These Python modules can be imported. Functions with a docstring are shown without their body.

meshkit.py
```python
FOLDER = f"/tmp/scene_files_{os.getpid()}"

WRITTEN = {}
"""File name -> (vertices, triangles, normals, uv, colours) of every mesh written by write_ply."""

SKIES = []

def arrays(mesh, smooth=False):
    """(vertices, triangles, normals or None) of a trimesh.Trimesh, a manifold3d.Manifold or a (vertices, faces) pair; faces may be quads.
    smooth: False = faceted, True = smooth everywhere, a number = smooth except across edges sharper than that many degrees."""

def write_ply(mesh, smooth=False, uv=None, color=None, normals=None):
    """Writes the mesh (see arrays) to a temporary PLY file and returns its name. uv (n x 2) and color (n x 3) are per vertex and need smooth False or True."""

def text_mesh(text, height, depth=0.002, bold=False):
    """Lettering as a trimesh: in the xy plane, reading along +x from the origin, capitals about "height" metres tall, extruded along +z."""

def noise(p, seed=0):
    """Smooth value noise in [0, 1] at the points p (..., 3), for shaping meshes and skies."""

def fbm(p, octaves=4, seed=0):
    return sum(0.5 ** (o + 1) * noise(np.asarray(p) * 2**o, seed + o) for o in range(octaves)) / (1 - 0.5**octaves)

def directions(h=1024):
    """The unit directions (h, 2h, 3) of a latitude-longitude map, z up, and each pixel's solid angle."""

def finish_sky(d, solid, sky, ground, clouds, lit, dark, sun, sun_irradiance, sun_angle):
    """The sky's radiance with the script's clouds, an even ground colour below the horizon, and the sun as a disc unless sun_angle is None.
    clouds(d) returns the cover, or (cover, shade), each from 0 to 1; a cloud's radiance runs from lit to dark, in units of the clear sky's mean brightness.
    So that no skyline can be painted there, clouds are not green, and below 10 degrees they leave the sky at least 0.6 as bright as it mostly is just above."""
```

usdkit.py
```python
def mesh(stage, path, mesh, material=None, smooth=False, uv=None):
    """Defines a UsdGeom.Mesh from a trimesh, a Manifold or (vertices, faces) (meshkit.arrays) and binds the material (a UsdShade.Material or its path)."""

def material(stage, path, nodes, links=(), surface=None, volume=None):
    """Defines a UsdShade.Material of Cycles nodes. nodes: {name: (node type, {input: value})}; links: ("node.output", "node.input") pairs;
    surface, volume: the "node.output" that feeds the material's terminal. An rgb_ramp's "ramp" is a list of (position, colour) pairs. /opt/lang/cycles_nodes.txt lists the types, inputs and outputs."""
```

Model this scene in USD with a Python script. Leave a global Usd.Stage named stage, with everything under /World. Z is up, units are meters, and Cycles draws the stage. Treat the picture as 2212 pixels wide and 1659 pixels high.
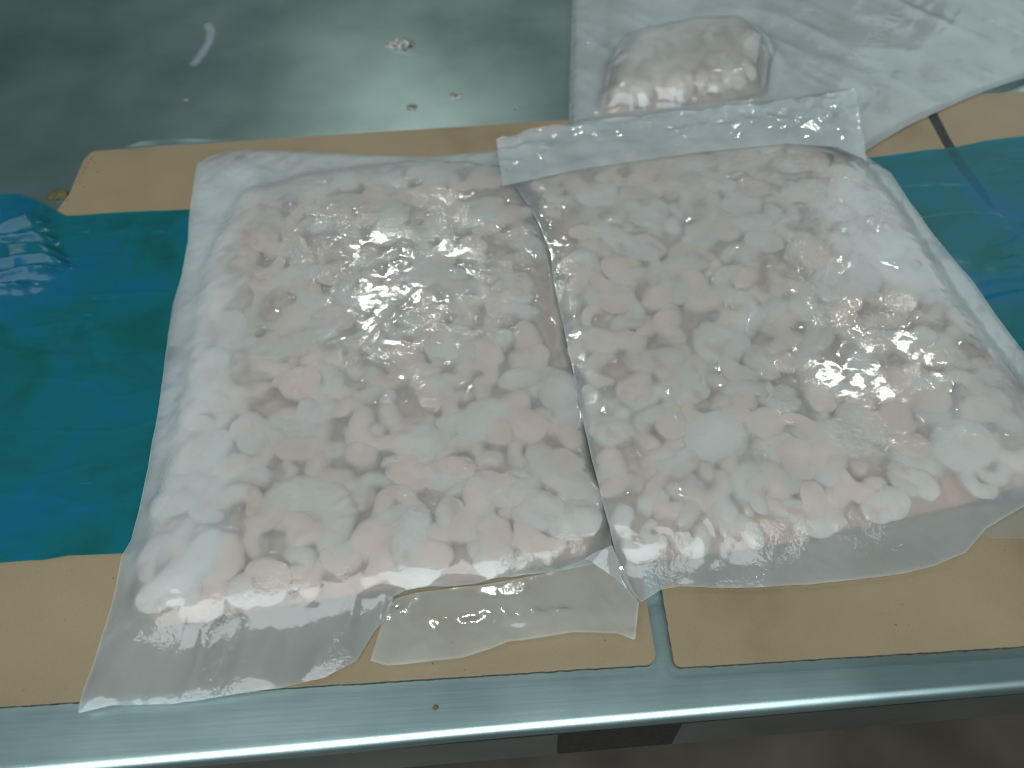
import math, random, numpy as np, trimesh, usdkit, meshkit
from pxr import Usd, UsdGeom, UsdLux, UsdShade, Gf, Sdf, Vt
from scipy import ndimage
from scipy.spatial import Delaunay, cKDTree
import shapely, shapely.affinity
from shapely.geometry import Polygon, Point, LineString

stage = Usd.Stage.CreateInMemory()
UsdGeom.SetStageUpAxis(stage, 'Z')
UsdGeom.SetStageMetersPerUnit(stage, 1.0)
UsdGeom.Xform.Define(stage, '/World')
UsdGeom.Scope.Define(stage, '/World/Looks')
rng = np.random.default_rng(11)

# ------------------------------------------------------------------ camera
CAM_H, PITCH, ROLL, FPX = 0.45, math.radians(53), math.radians(3.2), 1720.0
W0, H0 = 2212.0, 1659.0
_f = np.array([0, math.cos(PITCH), -math.sin(PITCH)])
_u = np.array([0, math.sin(PITCH), math.cos(PITCH)])
_r = np.array([1.0, 0, 0])
CR = math.cos(ROLL) * _r - math.sin(ROLL) * _u
CU = math.sin(ROLL) * _r + math.cos(ROLL) * _u
CPOS = np.array([0, 0, CAM_H])
cam = UsdGeom.Camera.Define(stage, '/World/camera')
cam.CreateHorizontalApertureAttr(36.0)
cam.CreateFocalLengthAttr(36.0 * FPX / W0)
m = Gf.Matrix4d(*CR, 0, *CU, 0, *(-_f), 0, *CPOS, 1)
cam.AddTransformOp().Set(m)
cam.CreateClippingRangeAttr((0.02, 100.0))
cam.CreateFStopAttr(5.0)
cam.CreateFocusDistanceAttr(0.50)
cam.CreateExposureAttr(0.0)


def ray(u, v):
    d = _f + ((u - W0 / 2) * CR - (v - H0 / 2) * CU) / FPX
    return d / np.linalg.norm(d)


def P(u, v, z=0.0):
    """where the sight line of a place in the photograph meets the level z"""
    d = ray(u, v)
    return CPOS + d * ((z - CAM_H) / d[2])


def Pxy(pts, z=0.0):
    return [tuple(P(u, v, z)[:2]) for u, v in pts]


# ------------------------------------------------------------------ room light
def mat(name, nodes, links, surface):
    return usdkit.material(stage, '/World/Looks/' + name, nodes, links, surface=surface)


amb = usdkit.material(stage, '/World/Looks/room_ambience', {'b': ('background_shader', {'color': (0.36, 0.78, 0.84), 'strength': 0.044})}, [], surface='b.background')
dome = UsdLux.DomeLight.Define(stage, '/World/room_ambience')
UsdShade.MaterialBindingAPI.Apply(dome.GetPrim()).Bind(amb)
dome.GetPrim().SetCustomDataByKey('kind', 'structure')


def rect_light(name, pos, target, w, h, power, color):
    L = UsdLux.RectLight.Define(stage, '/World/' + name)
    L.CreateWidthAttr(w); L.CreateHeightAttr(h); L.CreateIntensityAttr(power); L.CreateColorAttr(Gf.Vec3f(*color))
    z = np.array(pos, float) - np.array(target, float); z /= np.linalg.norm(z)
    x = np.cross([0, 1, 0] if abs(z[1]) < 0.9 else [0, 0, 1], z); x /= np.linalg.norm(x); y = np.cross(z, x)
    L.AddTransformOp().Set(Gf.Matrix4d(*x, 0, *y, 0, *z, 0, *pos, 1))
    return L


def mirror_point(u, v, h, z=0.026):
    p, d = P(u, v, z), ray(u, v)
    d = d * np.array([1, 1, -1])
    return p + d * ((h - z) / d[2])


l1 = mirror_point(900, 620, 1.9)
l2 = mirror_point(1900, 780, 1.9)
rect_light('tube_lamp', l1, l1 - [0, 0, 1], 0.32, 0.06, 110, (0.88, 0.94, 0.84))
rect_light('tube_lamp_001', l2, l2 - [0, 0, 1], 0.24, 0.06, 110, (0.88, 0.94, 0.84))
rect_light('ceiling_panel', (-0.4, -1.0, 2.2), (0.05, 0.4, 0), 3.0, 2.2, 4.6, (0.81, 0.89, 0.92))  # added soft fill standing for light bounced off the ceiling
rect_light('far_window', (2.3, 2.7, 1.5), (0.3, 0.4, 0), 2.0, 1.4, 0.75, (0.74, 0.98, 1.0))


# ------------------------------------------------------------------ helpers
_names = {}


def numbered(parent, name):
    k = _names.get((parent, name), 0)
    _names[(parent, name)] = k + 1
    return f'{parent}/{name}' if k == 0 else f'{parent}/{name}_{k:03d}'


def tag(prim, label=None, cat=None, group=None, kind=None):
    p = prim.GetPrim() if hasattr(prim, 'GetPrim') else prim
    for k, v in (('label', label), ('category', cat), ('group', group), ('kind', kind)):
        if v:
            p.SetCustomDataByKey(k, v)
    return p


def thing(name, label, cat, loc=(0, 0, 0), group=None, kind=None):
    x = UsdGeom.Xform.Define(stage, numbered('/World', name))
    x.AddTranslateOp().Set(Gf.Vec3d(*map(float, loc)))
    tag(x, label, cat, group, kind)
    return x


def part(parent, name, mesh, material, smooth=False, label=None, loc=None, kind=None):
    root = parent.GetPath().pathString if parent is not None else '/World'
    g = usdkit.mesh(stage, numbered(root, name), mesh, material, smooth=smooth)
    if loc is not None:
        g.AddTranslateOp().Set(Gf.Vec3d(*map(float, loc)))
    tag(g, label, kind=kind)
    return g


def primvar(g, name, values):
    UsdGeom.PrimvarsAPI(g).CreatePrimvar(name, Sdf.ValueTypeNames.FloatArray, 'vertex').Set(Vt.FloatArray.FromNumpy(np.asarray(values, np.float32)))


def sstep(a, b, x):
    t = np.clip((np.asarray(x, float) - a) / (b - a), 0, 1)
    return t * t * (3 - 2 * t)


def smooth_poly(xy, r=0.004):
    p = Polygon(xy)
    if not p.is_valid:
        p = p.buffer(0)
    p = p.buffer(-r).buffer(2 * r).buffer(-r)
    return max(p.geoms, key=lambda g: g.area) if hasattr(p, 'geoms') else p


def tri_poly(poly, step, seed=0, wobble=0.0):
    """triangulated filling of a polygon; returns xy, faces"""
    r = np.random.default_rng(seed)
    n = max(8, int(poly.exterior.length / step))
    b = np.array([poly.exterior.interpolate(i / n, normalized=True).coords[0] for i in range(n)])
    if wobble:
        c = meshkit.fbm(np.c_[b * 40, np.zeros(n)], 3, seed) - 0.5
        g = np.roll(b, -1, 0) - np.roll(b, 1, 0); g = np.c_[g[:, 1], -g[:, 0]] / np.linalg.norm(g, axis=1)[:, None]
        b = b + g * c[:, None] * wobble
        poly = Polygon(b).buffer(0)
        poly = max(poly.geoms, key=lambda q: q.area) if hasattr(poly, 'geoms') else poly
    x0, y0, x1, y1 = poly.bounds
    X, Y = np.meshgrid(np.arange(x0, x1, step), np.arange(y0, y1, step * 0.87))
    X[1::2] += step / 2
    q = np.c_[X.ravel(), Y.ravel()] + r.uniform(-0.12, 0.12, (X.size, 2)) * step
    q = q[shapely.contains_xy(poly.buffer(-step * 0.45), q[:, 0], q[:, 1])]
    xy = np.vstack([b, q])
    t = Delaunay(xy).simplices
    c = xy[t].mean(1)
    t = t[shapely.contains_xy(poly, c[:, 0], c[:, 1])]
    a = np.cross(xy[t[:, 1]] - xy[t[:, 0]], xy[t[:, 2]] - xy[t[:, 0]])
    t = t[np.abs(a) > 1e-9]; a = a[np.abs(a) > 1e-9] if len(a) != len(t) else a
    t = np.where((a < 0)[:, None], t[:, ::-1], t)
    return xy, t, n


# ------------------------------------------------------------------ materials
steel = mat('brushed_steel', {
    'g': ('geometry', {}),
    'mp': ('mapping', {'scale': (1.5, 60, 30)}),
    'n1': ('noise_texture', {'scale': 9, 'detail': 5, 'roughness': 0.65}),
    'n2': ('noise_texture', {'scale': 7, 'detail': 4}),
    'n3': ('noise_texture', {'scale': 180, 'detail': 3}),
    'r': ('map_range', {'from_min': 0.3, 'from_max': 0.75, 'to_min': 0.29, 'to_max': 0.41}),
    'cr': ('rgb_ramp', {'ramp': [(0.25, (0.44, 0.58, 0.575)), (0.75, (0.52, 0.66, 0.65))]}),
    'gr': ('map_range', {'from_min': 0.3, 'from_max': 0.7, 'to_min': 0.93, 'to_max': 1.04}), 'gm': ('mix', {'mix_type': 'multiply', 'fac': 1.0}),
    'b': ('bump', {'strength': 0.06, 'distance': 0.0006}),
    'b2': ('bump', {'strength': 0.03, 'distance': 0.004}),
    'p': ('principled_bsdf', {'metallic': 0.92, 'anisotropic': 0.2})},
    [('g.position', 'mp.vector'), ('mp.vector', 'n1.vector'), ('g.position', 'n2.vector'), ('g.position', 'n3.vector'), ('n2.fac', 'r.value'),
     ('r.result', 'p.roughness'), ('n2.fac', 'cr.fac'), ('cr.color', 'gm.color1'), ('n1.fac', 'gr.value'), ('gr.result', 'gm.color2'), ('gm.color', 'p.base_color'), ('n2.fac', 'b2.height'), ('n1.fac', 'b.height'), ('b2.normal', 'b.normal'), ('b.normal', 'p.normal')], 'p.BSDF')
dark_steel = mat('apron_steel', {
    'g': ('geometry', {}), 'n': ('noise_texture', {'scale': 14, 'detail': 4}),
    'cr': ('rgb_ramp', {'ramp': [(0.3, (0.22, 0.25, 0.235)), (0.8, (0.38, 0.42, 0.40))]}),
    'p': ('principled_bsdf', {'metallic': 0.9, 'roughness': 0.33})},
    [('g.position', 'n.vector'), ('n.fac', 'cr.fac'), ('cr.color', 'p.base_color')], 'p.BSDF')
floor_m = mat('floor_concrete', {
    'g': ('geometry', {}), 'n': ('noise_texture', {'scale': 6, 'detail': 6}),
    'cr': ('rgb_ramp', {'ramp': [(0.3, (0.045, 0.036, 0.026)), (0.75, (0.12, 0.095, 0.07))]}),
    'p': ('principled_bsdf', {'roughness': 0.5})},
    [('g.position', 'n.vector'), ('n.fac', 'cr.fac'), ('cr.color', 'p.base_color')], 'p.BSDF')
tan = mat('tan_board', {
    'g': ('geometry', {}), 'n': ('noise_texture', {'scale': 9, 'detail': 4}), 'n2': ('noise_texture', {'scale': 900, 'detail': 2}),
    'cr': ('rgb_ramp', {'ramp': [(0.28, (0.21, 0.148, 0.074)), (0.42, (0.285, 0.214, 0.126)), (0.75, (0.335, 0.252, 0.152))]}),
    'n3': ('noise_texture', {'scale': 420, 'detail': 1}), 'sp': ('rgb_ramp', {'ramp': [(0.17, (0.35, 0.33, 0.28)), (0.24, (1.0, 1.0, 1.0))]}), 'ms': ('mix', {'mix_type': 'multiply', 'fac': 1.0}),
    'mx': ('mix', {'mix_type': 'multiply', 'fac': 0.25}),
    'b': ('bump', {'strength': 0.15, 'distance': 0.0004}),
    'p': ('principled_bsdf', {'roughness': 0.48})},
    [('g.position', 'n.vector'), ('g.position', 'n2.vector'), ('n.fac', 'cr.fac'), ('g.position', 'n3.vector'), ('n3.fac', 'sp.fac'), ('cr.color', 'ms.color1'), ('sp.color', 'ms.color2'), ('ms.color', 'mx.color1'), ('n2.color', 'mx.color2'), ('mx.color', 'p.base_color'), ('n2.fac', 'b.height'), ('b.normal', 'p.normal')], 'p.BSDF')
core = mat('board_core', {
    'g': ('geometry', {}), 'n': ('noise_texture', {'scale': 300, 'detail': 4}),
    'cr': ('rgb_ramp', {'ramp': [(0.35, (0.012, 0.011, 0.009)), (0.7, (0.09, 0.065, 0.04))]}),
    'p': ('principled_bsdf', {'roughness': 0.8})},
    [('g.position', 'n.vector'), ('n.fac', 'cr.fac'), ('cr.color', 'p.base_color')], 'p.BSDF')
speck = mat('mould_speck', {'g': ('geometry', {}), 'n': ('noise_texture', {'scale': 400}), 'cr': ('rgb_ramp', {'ramp': [(0.3, (0.05, 0.045, 0.015)), (0.8, (0.14, 0.12, 0.05))]}), 'p': ('principled_bsdf', {'roughness': 0.8})},
            [('g.position', 'n.vector'), ('n.fac', 'cr.fac'), ('cr.color', 'p.base_color')], 'p.BSDF')
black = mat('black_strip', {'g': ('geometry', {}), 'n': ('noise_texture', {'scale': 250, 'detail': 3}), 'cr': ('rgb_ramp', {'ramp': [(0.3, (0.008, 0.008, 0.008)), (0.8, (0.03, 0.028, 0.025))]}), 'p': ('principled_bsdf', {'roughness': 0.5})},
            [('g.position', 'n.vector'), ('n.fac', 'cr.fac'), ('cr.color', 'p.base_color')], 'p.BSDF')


def film(name, haze, blur=0.0, tint=(0.83, 0.89, 0.89), bump=1.0, rough=0.075, thin=(0.95, 0.95, 0.94)):
    """thin plastic: clear share and milky share add to one; the milky share is haze painted per vertex (primvar)"""
    return mat(name, {
        'a': ('attribute', {'attribute': 'milky_share'}),
        'g': ('geometry', {}),
        'n': ('noise_texture', {'scale': 30, 'detail': 4}),
        'v': ('noise_texture', {'scale': 210, 'detail': 1, 'roughness': 0.5, 'distortion': 1.8}),
        'vm': ('noise_texture', {'scale': 26, 'detail': 2}), 'vk': ('map_range', {'from_min': 0.50, 'from_max': 0.64, 'to_min': 0.02 * bump, 'to_max': 0.42 * bump, 'clamp': True}),
        'v2': ('noise_texture', {'scale': 34, 'detail': 2, 'distortion': 0.8}),
        'k': ('map_range', {'from_min': 0.3, 'from_max': 0.7, 'to_min': 0.82, 'to_max': 1.12}),
        'm': ('math', {'math_type': 'multiply', 'use_clamp': True}),
        'cl': ('mix', {'mix_type': 'mix', 'color1': thin, 'color2': (0.0, 0.0, 0.0)}),
        'hz': ('mix', {'mix_type': 'mix', 'color1': (0.0, 0.0, 0.0), 'color2': tuple(haze * c * 0.58 for c in tint)}),
        'hz2': ('mix', {'mix_type': 'mix', 'color1': (0.0, 0.0, 0.0), 'color2': tuple(haze * c * 0.42 for c in tint)}),
        't': ('transparent_bsdf', {}), 'rf': ('refraction_bsdf', {'IOR': 1.5, 'roughness': 0.75, 'distribution': 'ggx'}), 'tm': ('mix_closure', {'fac': blur}), 'd': ('diffuse_bsdf', {}), 'tl': ('translucent_bsdf', {}),
        'ad': ('add_closure', {}), 'ad2': ('add_closure', {}),
        'b0': ('bump', {'strength': 0.18 * bump, 'distance': 0.003}),
        'b': ('bump', {'distance': 0.0022}),
        'gl': ('glossy_bsdf', {'color': (1, 1, 1), 'roughness': rough, 'distribution': 'ggx'}),
        'fr': ('fresnel', {'IOR': 1.52}),
        'mx': ('mix_closure', {})},
        [('g.position', 'n.vector'), ('g.position', 'v.vector'), ('g.position', 'v2.vector'), ('g.position', 'vm.vector'), ('vm.fac', 'vk.value'), ('vk.result', 'b.strength'), ('n.fac', 'k.value'), ('k.result', 'm.value1'), ('a.fac', 'm.value2'),
         ('m.value', 'cl.fac'), ('m.value', 'hz.fac'), ('m.value', 'hz2.fac'), ('cl.color', 't.color'), ('cl.color', 'rf.color'), ('t.BSDF', 'tm.closure1'), ('rf.BSDF', 'tm.closure2'), ('hz.color', 'd.color'), ('hz2.color', 'tl.color'),
         ('d.BSDF', 'ad.closure1'), ('tl.BSDF', 'ad.closure2'), ('tm.closure' if blur else 't.BSDF', 'ad2.closure1'), ('ad.closure', 'ad2.closure2'),
         ('v2.fac', 'b0.height'), ('b0.normal', 'b.normal'), ('v.fac', 'b.height'), ('b.normal', 'gl.normal'), ('b.normal', 'fr.normal'),
         ('fr.fac', 'mx.fac'), ('ad2.closure', 'mx.closure1'), ('gl.BSDF', 'mx.closure2')], 'mx.closure')


bag_film = film('bag_film', 1.0, 0.65)
clear_film = film('clear_film', 1.0, bump=0.25)
under_film = film('bag_underside', 1.0, bump=0.2, rough=0.3)


def flesh(name, ramp, sss=0.25):
    return mat(name, {
        'g': ('geometry', {}), 'oi': ('object_info', {}),
        'n': ('noise_texture', {'scale': 110, 'detail': 4, 'roughness': 0.6}),
        'n2': ('noise_texture', {'scale': 260, 'detail': 2}),
        'n4': ('noise_texture', {'scale': 62, 'detail': 3, 'distortion': 0.7}), 'ps': ('map_range', {'from_min': 0.58, 'from_max': 0.72, 'to_min': 0.0, 'to_max': 0.95, 'clamp': True}), 'pa': ('math', {'math_type': 'maximum'}),
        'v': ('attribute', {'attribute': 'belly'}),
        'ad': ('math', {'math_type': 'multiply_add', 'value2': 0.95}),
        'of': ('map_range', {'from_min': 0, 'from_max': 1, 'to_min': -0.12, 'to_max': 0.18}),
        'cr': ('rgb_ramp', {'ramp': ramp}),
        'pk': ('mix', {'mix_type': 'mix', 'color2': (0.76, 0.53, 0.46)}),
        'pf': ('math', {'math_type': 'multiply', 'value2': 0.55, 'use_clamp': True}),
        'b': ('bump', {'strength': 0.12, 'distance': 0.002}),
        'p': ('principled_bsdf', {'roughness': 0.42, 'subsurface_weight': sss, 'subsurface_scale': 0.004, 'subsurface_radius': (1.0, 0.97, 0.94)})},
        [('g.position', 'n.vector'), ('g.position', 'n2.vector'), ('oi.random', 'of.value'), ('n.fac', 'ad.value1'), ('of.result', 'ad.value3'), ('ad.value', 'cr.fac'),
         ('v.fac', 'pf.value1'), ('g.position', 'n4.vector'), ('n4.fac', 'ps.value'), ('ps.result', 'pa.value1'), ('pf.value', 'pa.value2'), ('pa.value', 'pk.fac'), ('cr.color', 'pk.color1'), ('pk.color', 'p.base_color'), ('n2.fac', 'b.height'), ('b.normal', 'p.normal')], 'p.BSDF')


flesh_n = flesh('shrimp_flesh', [(0.2, (0.794, 0.709, 0.638)), (0.45, (0.832, 0.761, 0.695)), (0.8, (0.860, 0.808, 0.747))])
flesh_w = flesh('shrimp_flesh_white', [(0.2, (0.832, 0.770, 0.704)), (0.45, (0.855, 0.808, 0.747)), (0.8, (0.874, 0.836, 0.784))])
flesh_p = flesh('shrimp_flesh_pink', [(0.2, (0.775, 0.628, 0.567)), (0.5, (0.808, 0.695, 0.633)), (0.8, (0.836, 0.756, 0.695))])
flesh_d = flesh('shrimp_flesh_deep', [(0.2, (0.76, 0.60, 0.51)), (0.5, (0.81, 0.68, 0.59)), (0.85, (0.85, 0.75, 0.67))], 0.0)
FLESH = {'n': flesh_n, 'w': flesh_w, 'p': flesh_p}
glaze_m = mat('pink_glaze', {
    'g': ('geometry', {}), 'n': ('noise_texture', {'scale': 60, 'detail': 4}),
    'cr': ('rgb_ramp', {'ramp': [(0.25, (0.50, 0.28, 0.18)), (0.5, (0.62, 0.40, 0.28)), (0.8, (0.70, 0.52, 0.41))]}),
    'p': ('principled_bsdf', {'roughness': 0.4, })},
    [('g.position', 'n.vector'), ('n.fac', 'cr.fac'), ('cr.color', 'p.base_color')], 'p.BSDF')
blue_m = mat('blue_sheet', {
    'g': ('geometry', {}), 'n': ('noise_texture', {'scale': 14, 'detail': 5, 'roughness': 0.6, 'distortion': 0.8}), 'n2': ('noise_texture', {'scale': 90, 'detail': 3}),
    'cr': ('rgb_ramp', {'ramp': [(0.36, (0.008, 0.045, 0.05)), (0.5, (0.008, 0.07, 0.085)), (0.66, (0.008, 0.075, 0.14))]}),
    'mp': ('mapping', {'scale': (14, 60, 60)}), 'n3': ('noise_texture', {'scale': 1.6, 'detail': 3}), 'sp': ('rgb_ramp', {'ramp': [(0.30, (0.0, 0.0, 0.0)), (0.70, (0.0, 0.0, 0.0)), (0.80, (0.035, 0.06, 0.10))]}), 'ms': ('mix', {'mix_type': 'add', 'fac': 1.0}),
    'tr': ('rgb_ramp', {'ramp': [(0.35, (0.03, 0.47, 0.56)), (0.65, (0.025, 0.38, 0.60))]}),
    't': ('transparent_bsdf', {}), 'd': ('diffuse_bsdf', {}), 'ad': ('add_closure', {}),
    'b': ('bump', {'strength': 0.10, 'distance': 0.002}),
    'gl': ('glossy_bsdf', {'color': (1, 1, 1), 'roughness': 0.2}), 'fr': ('fresnel', {'IOR': 1.27}), 'mx': ('mix_closure', {})},
    [('g.position', 'n.vector'), ('g.position', 'n2.vector'), ('n.fac', 'cr.fac'), ('n.fac', 'tr.fac'), ('tr.color', 't.color'), ('cr.color', 'ms.color1'), ('g.position', 'mp.vector'), ('mp.vector', 'n3.vector'), ('n3.fac', 'sp.fac'), ('sp.color', 'ms.color2'), ('ms.color', 'd.color'), ('t.BSDF', 'ad.closure1'), ('d.BSDF', 'ad.closure2'),
     ('n2.fac', 'b.height'), ('b.normal', 'gl.normal'), ('b.normal', 'fr.normal'), ('fr.fac', 'mx.fac'), ('ad.closure', 'mx.closure1'), ('gl.BSDF', 'mx.closure2')], 'mx.closure')
scrap_m = mat('shell_scrap', {'g': ('geometry', {}), 'n': ('noise_texture', {'scale': 350, 'detail': 3}), 'cr': ('rgb_ramp', {'ramp': [(0.35, (0.04, 0.036, 0.032)), (0.5, (0.25, 0.225, 0.20)), (0.7, (0.60, 0.58, 0.55))]}), 'p': ('principled_bsdf', {'roughness': 0.3})},
              [('g.position', 'n.vector'), ('n.fac', 'cr.fac'), ('cr.color', 'p.base_color')], 'p.BSDF')
smear_m = mat('dried_smear', {'g': ('geometry', {}), 'n': ('noise_texture', {'scale': 200, 'detail': 3}), 'a': ('attribute', {'attribute': 'milky_share'}), 'cr': ('rgb_ramp', {'ramp': [(0.3, (0.35, 0.37, 0.40)), (0.7, (0.6, 0.62, 0.66))]}),
                              'cl': ('mix', {'color1': (1, 1, 1), 'color2': (0, 0, 0)}), 'hz': ('mix', {'color1': (0, 0, 0)}), 't': ('transparent_bsdf', {}), 'd': ('diffuse_bsdf', {}), 'ad': ('add_closure', {})},
              [('g.position', 'n.vector'), ('n.fac', 'cr.fac'), ('a.fac', 'cl.fac'), ('a.fac', 'hz.fac'), ('cr.color', 'hz.color2'), ('cl.color', 't.color'), ('hz.color', 'd.color'), ('t.BSDF', 'ad.closure1'), ('d.BSDF', 'ad.closure2')], 'ad.closure')

# ------------------------------------------------------------------ table and floor
e0, e1 = P(0, 1672), P(2212, 1480)           # the line where the front edge turns down
ed = (e1 - e0) / np.linalg.norm(e1 - e0)
en = np.array([ed[1], -ed[0], 0.0])          # towards the viewer
tb = thing('steel_table', 'stainless steel work table with a rolled front edge under the boards and bags', 'table', ((e0 + e1) / 2))
mid = (e0 + e1) / 2
prof = [(-1.6, 0.0), (-0.05, 0.0), (-0.012, 0.0), (-0.005, 0.0)]
prof += [(-0.003 + 0.006 * math.sin(a), -0.0060 + 0.0060 * math.cos(a)) for a in np.linspace(0.0, math.pi / 2, 10)]
xs = np.linspace(-1.3, 1.3, 160)
v, f = [], []
for i, s in enumerate(xs):
    wob = 0.0012 * (meshkit.noise(np.array([[s * 7, 0, 0]]), 3)[0] - 0.5)
    for q, (a, z) in enumerate(prof):
        o = ed * s + en * (a + (wob if q > 2 else 0))
        v.append([o[0], o[1], z + (wob * 0.6 if q > 2 else 0)])
n = len(prof)
for i in range(len(xs) - 1):
    for j in range(n - 1):
        f.append([i * n + j, i * n + j + 1, (i + 1) * n + j + 1, (i + 1) * n + j])
part(tb, 'table_top', (np.array(v), np.array(f)), steel, smooth=True)
# apron below the rolled edge, set back under it, with a lower lip
def under_edge(u, v_):
    d = ray(u, v_)
    t_ = np.dot(mid + en * -0.003 - CPOS, en) / np.dot(d, en)
    return CPOS + d * t_


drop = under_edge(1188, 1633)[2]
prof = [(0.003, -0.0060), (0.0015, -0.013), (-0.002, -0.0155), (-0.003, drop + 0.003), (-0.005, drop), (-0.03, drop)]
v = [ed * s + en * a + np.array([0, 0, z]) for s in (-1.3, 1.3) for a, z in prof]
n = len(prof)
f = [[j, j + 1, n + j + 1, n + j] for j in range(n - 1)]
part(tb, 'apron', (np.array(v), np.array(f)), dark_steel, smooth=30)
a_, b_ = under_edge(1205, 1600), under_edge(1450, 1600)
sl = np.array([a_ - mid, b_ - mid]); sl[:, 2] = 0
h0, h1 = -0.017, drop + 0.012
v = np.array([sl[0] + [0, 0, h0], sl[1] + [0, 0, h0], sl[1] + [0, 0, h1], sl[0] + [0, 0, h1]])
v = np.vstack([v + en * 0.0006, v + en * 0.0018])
part(tb, 'rubber_pad', trimesh.Trimesh(v, [[4, 5, 6], [4, 6, 7], [0, 2, 1], [0, 3, 2], [0, 1, 5], [0, 5, 4], [1, 2, 6], [1, 6, 5], [2, 3, 7], [2, 7, 6], [3, 0, 4], [3, 4, 7]], process=False), black)  # added dark plate standing in for a dark reflection in the apron
fl = thing('floor', 'dark brown floor below the table edge', 'floor', (0, 0, -0.85), kind='structure')
part(fl, 'floor_surface', trimesh.creation.box([8, 8, 0.02]), floor_m)

# ------------------------------------------------------------------ tan boards
BT = 0.0056
LIFT = BT - 0.0034


def board(name, pts, label, radius_pts=0.006, seed=0):
    poly = Polygon(Pxy(pts, BT)).buffer(0)
    poly = poly.buffer(-radius_pts).buffer(radius_pts)
    c = np.array(poly.centroid.coords[0])
    t = thing(name, label, 'board', (c[0], c[1], 0.0))
    n = int(poly.exterior.length / 0.0012)
    ring = np.array([poly.exterior.interpolate(i / n, normalized=True).coords[0] for i in range(n)]) - c
    rag = (meshkit.fbm(np.c_[ring * 260, np.zeros(n)], 3, seed) - 0.5) * 0.0011
    g = np.roll(ring, -1, 0) - np.roll(ring, 1, 0); g = np.c_[g[:, 1], -g[:, 0]] / np.linalg.norm(g, axis=1)[:, None]
    lower = Polygon(ring + g * (rag[:, None] + 0.0002)).buffer(0)
    upper = Polygon(ring + g * (rag[:, None] * 0.5 - 0.0004)).buffer(0)
    lo = trimesh.creation.extrude_polygon(lower, BT - 0.0008, engine='earcut'); lo.apply_translation([0, 0, 0.0001])
    up = trimesh.creation.extrude_polygon(upper, 0.00065, engine='earcut'); up.apply_translation([0, 0, BT - 0.00065])
    part(t, 'core', lo, core)
    part(t, 'face', up, tan)
    return t, c


bl, blc = board('tan_board', [(150, 420), (182, 345), (200, 327), (700, 293), (1237, 259), (1300, 720), (1345, 1005), (1418, 1433), (700, 1478), (-420, 1553), (-420, 1200)],
                'large tan board under the left bag, with a rounded speckled back corner', seed=2)
br, brc = board('tan_board', [(1268, 256), (2010, 211), (2330, 190), (2800, 160), (2900, 1360), (2212, 1394), (1459, 1440), (1385, 1002), (1334, 710)],
                'tan board under the right bag, crossed by a black stripe', radius_pts=0.003, seed=5)
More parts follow.
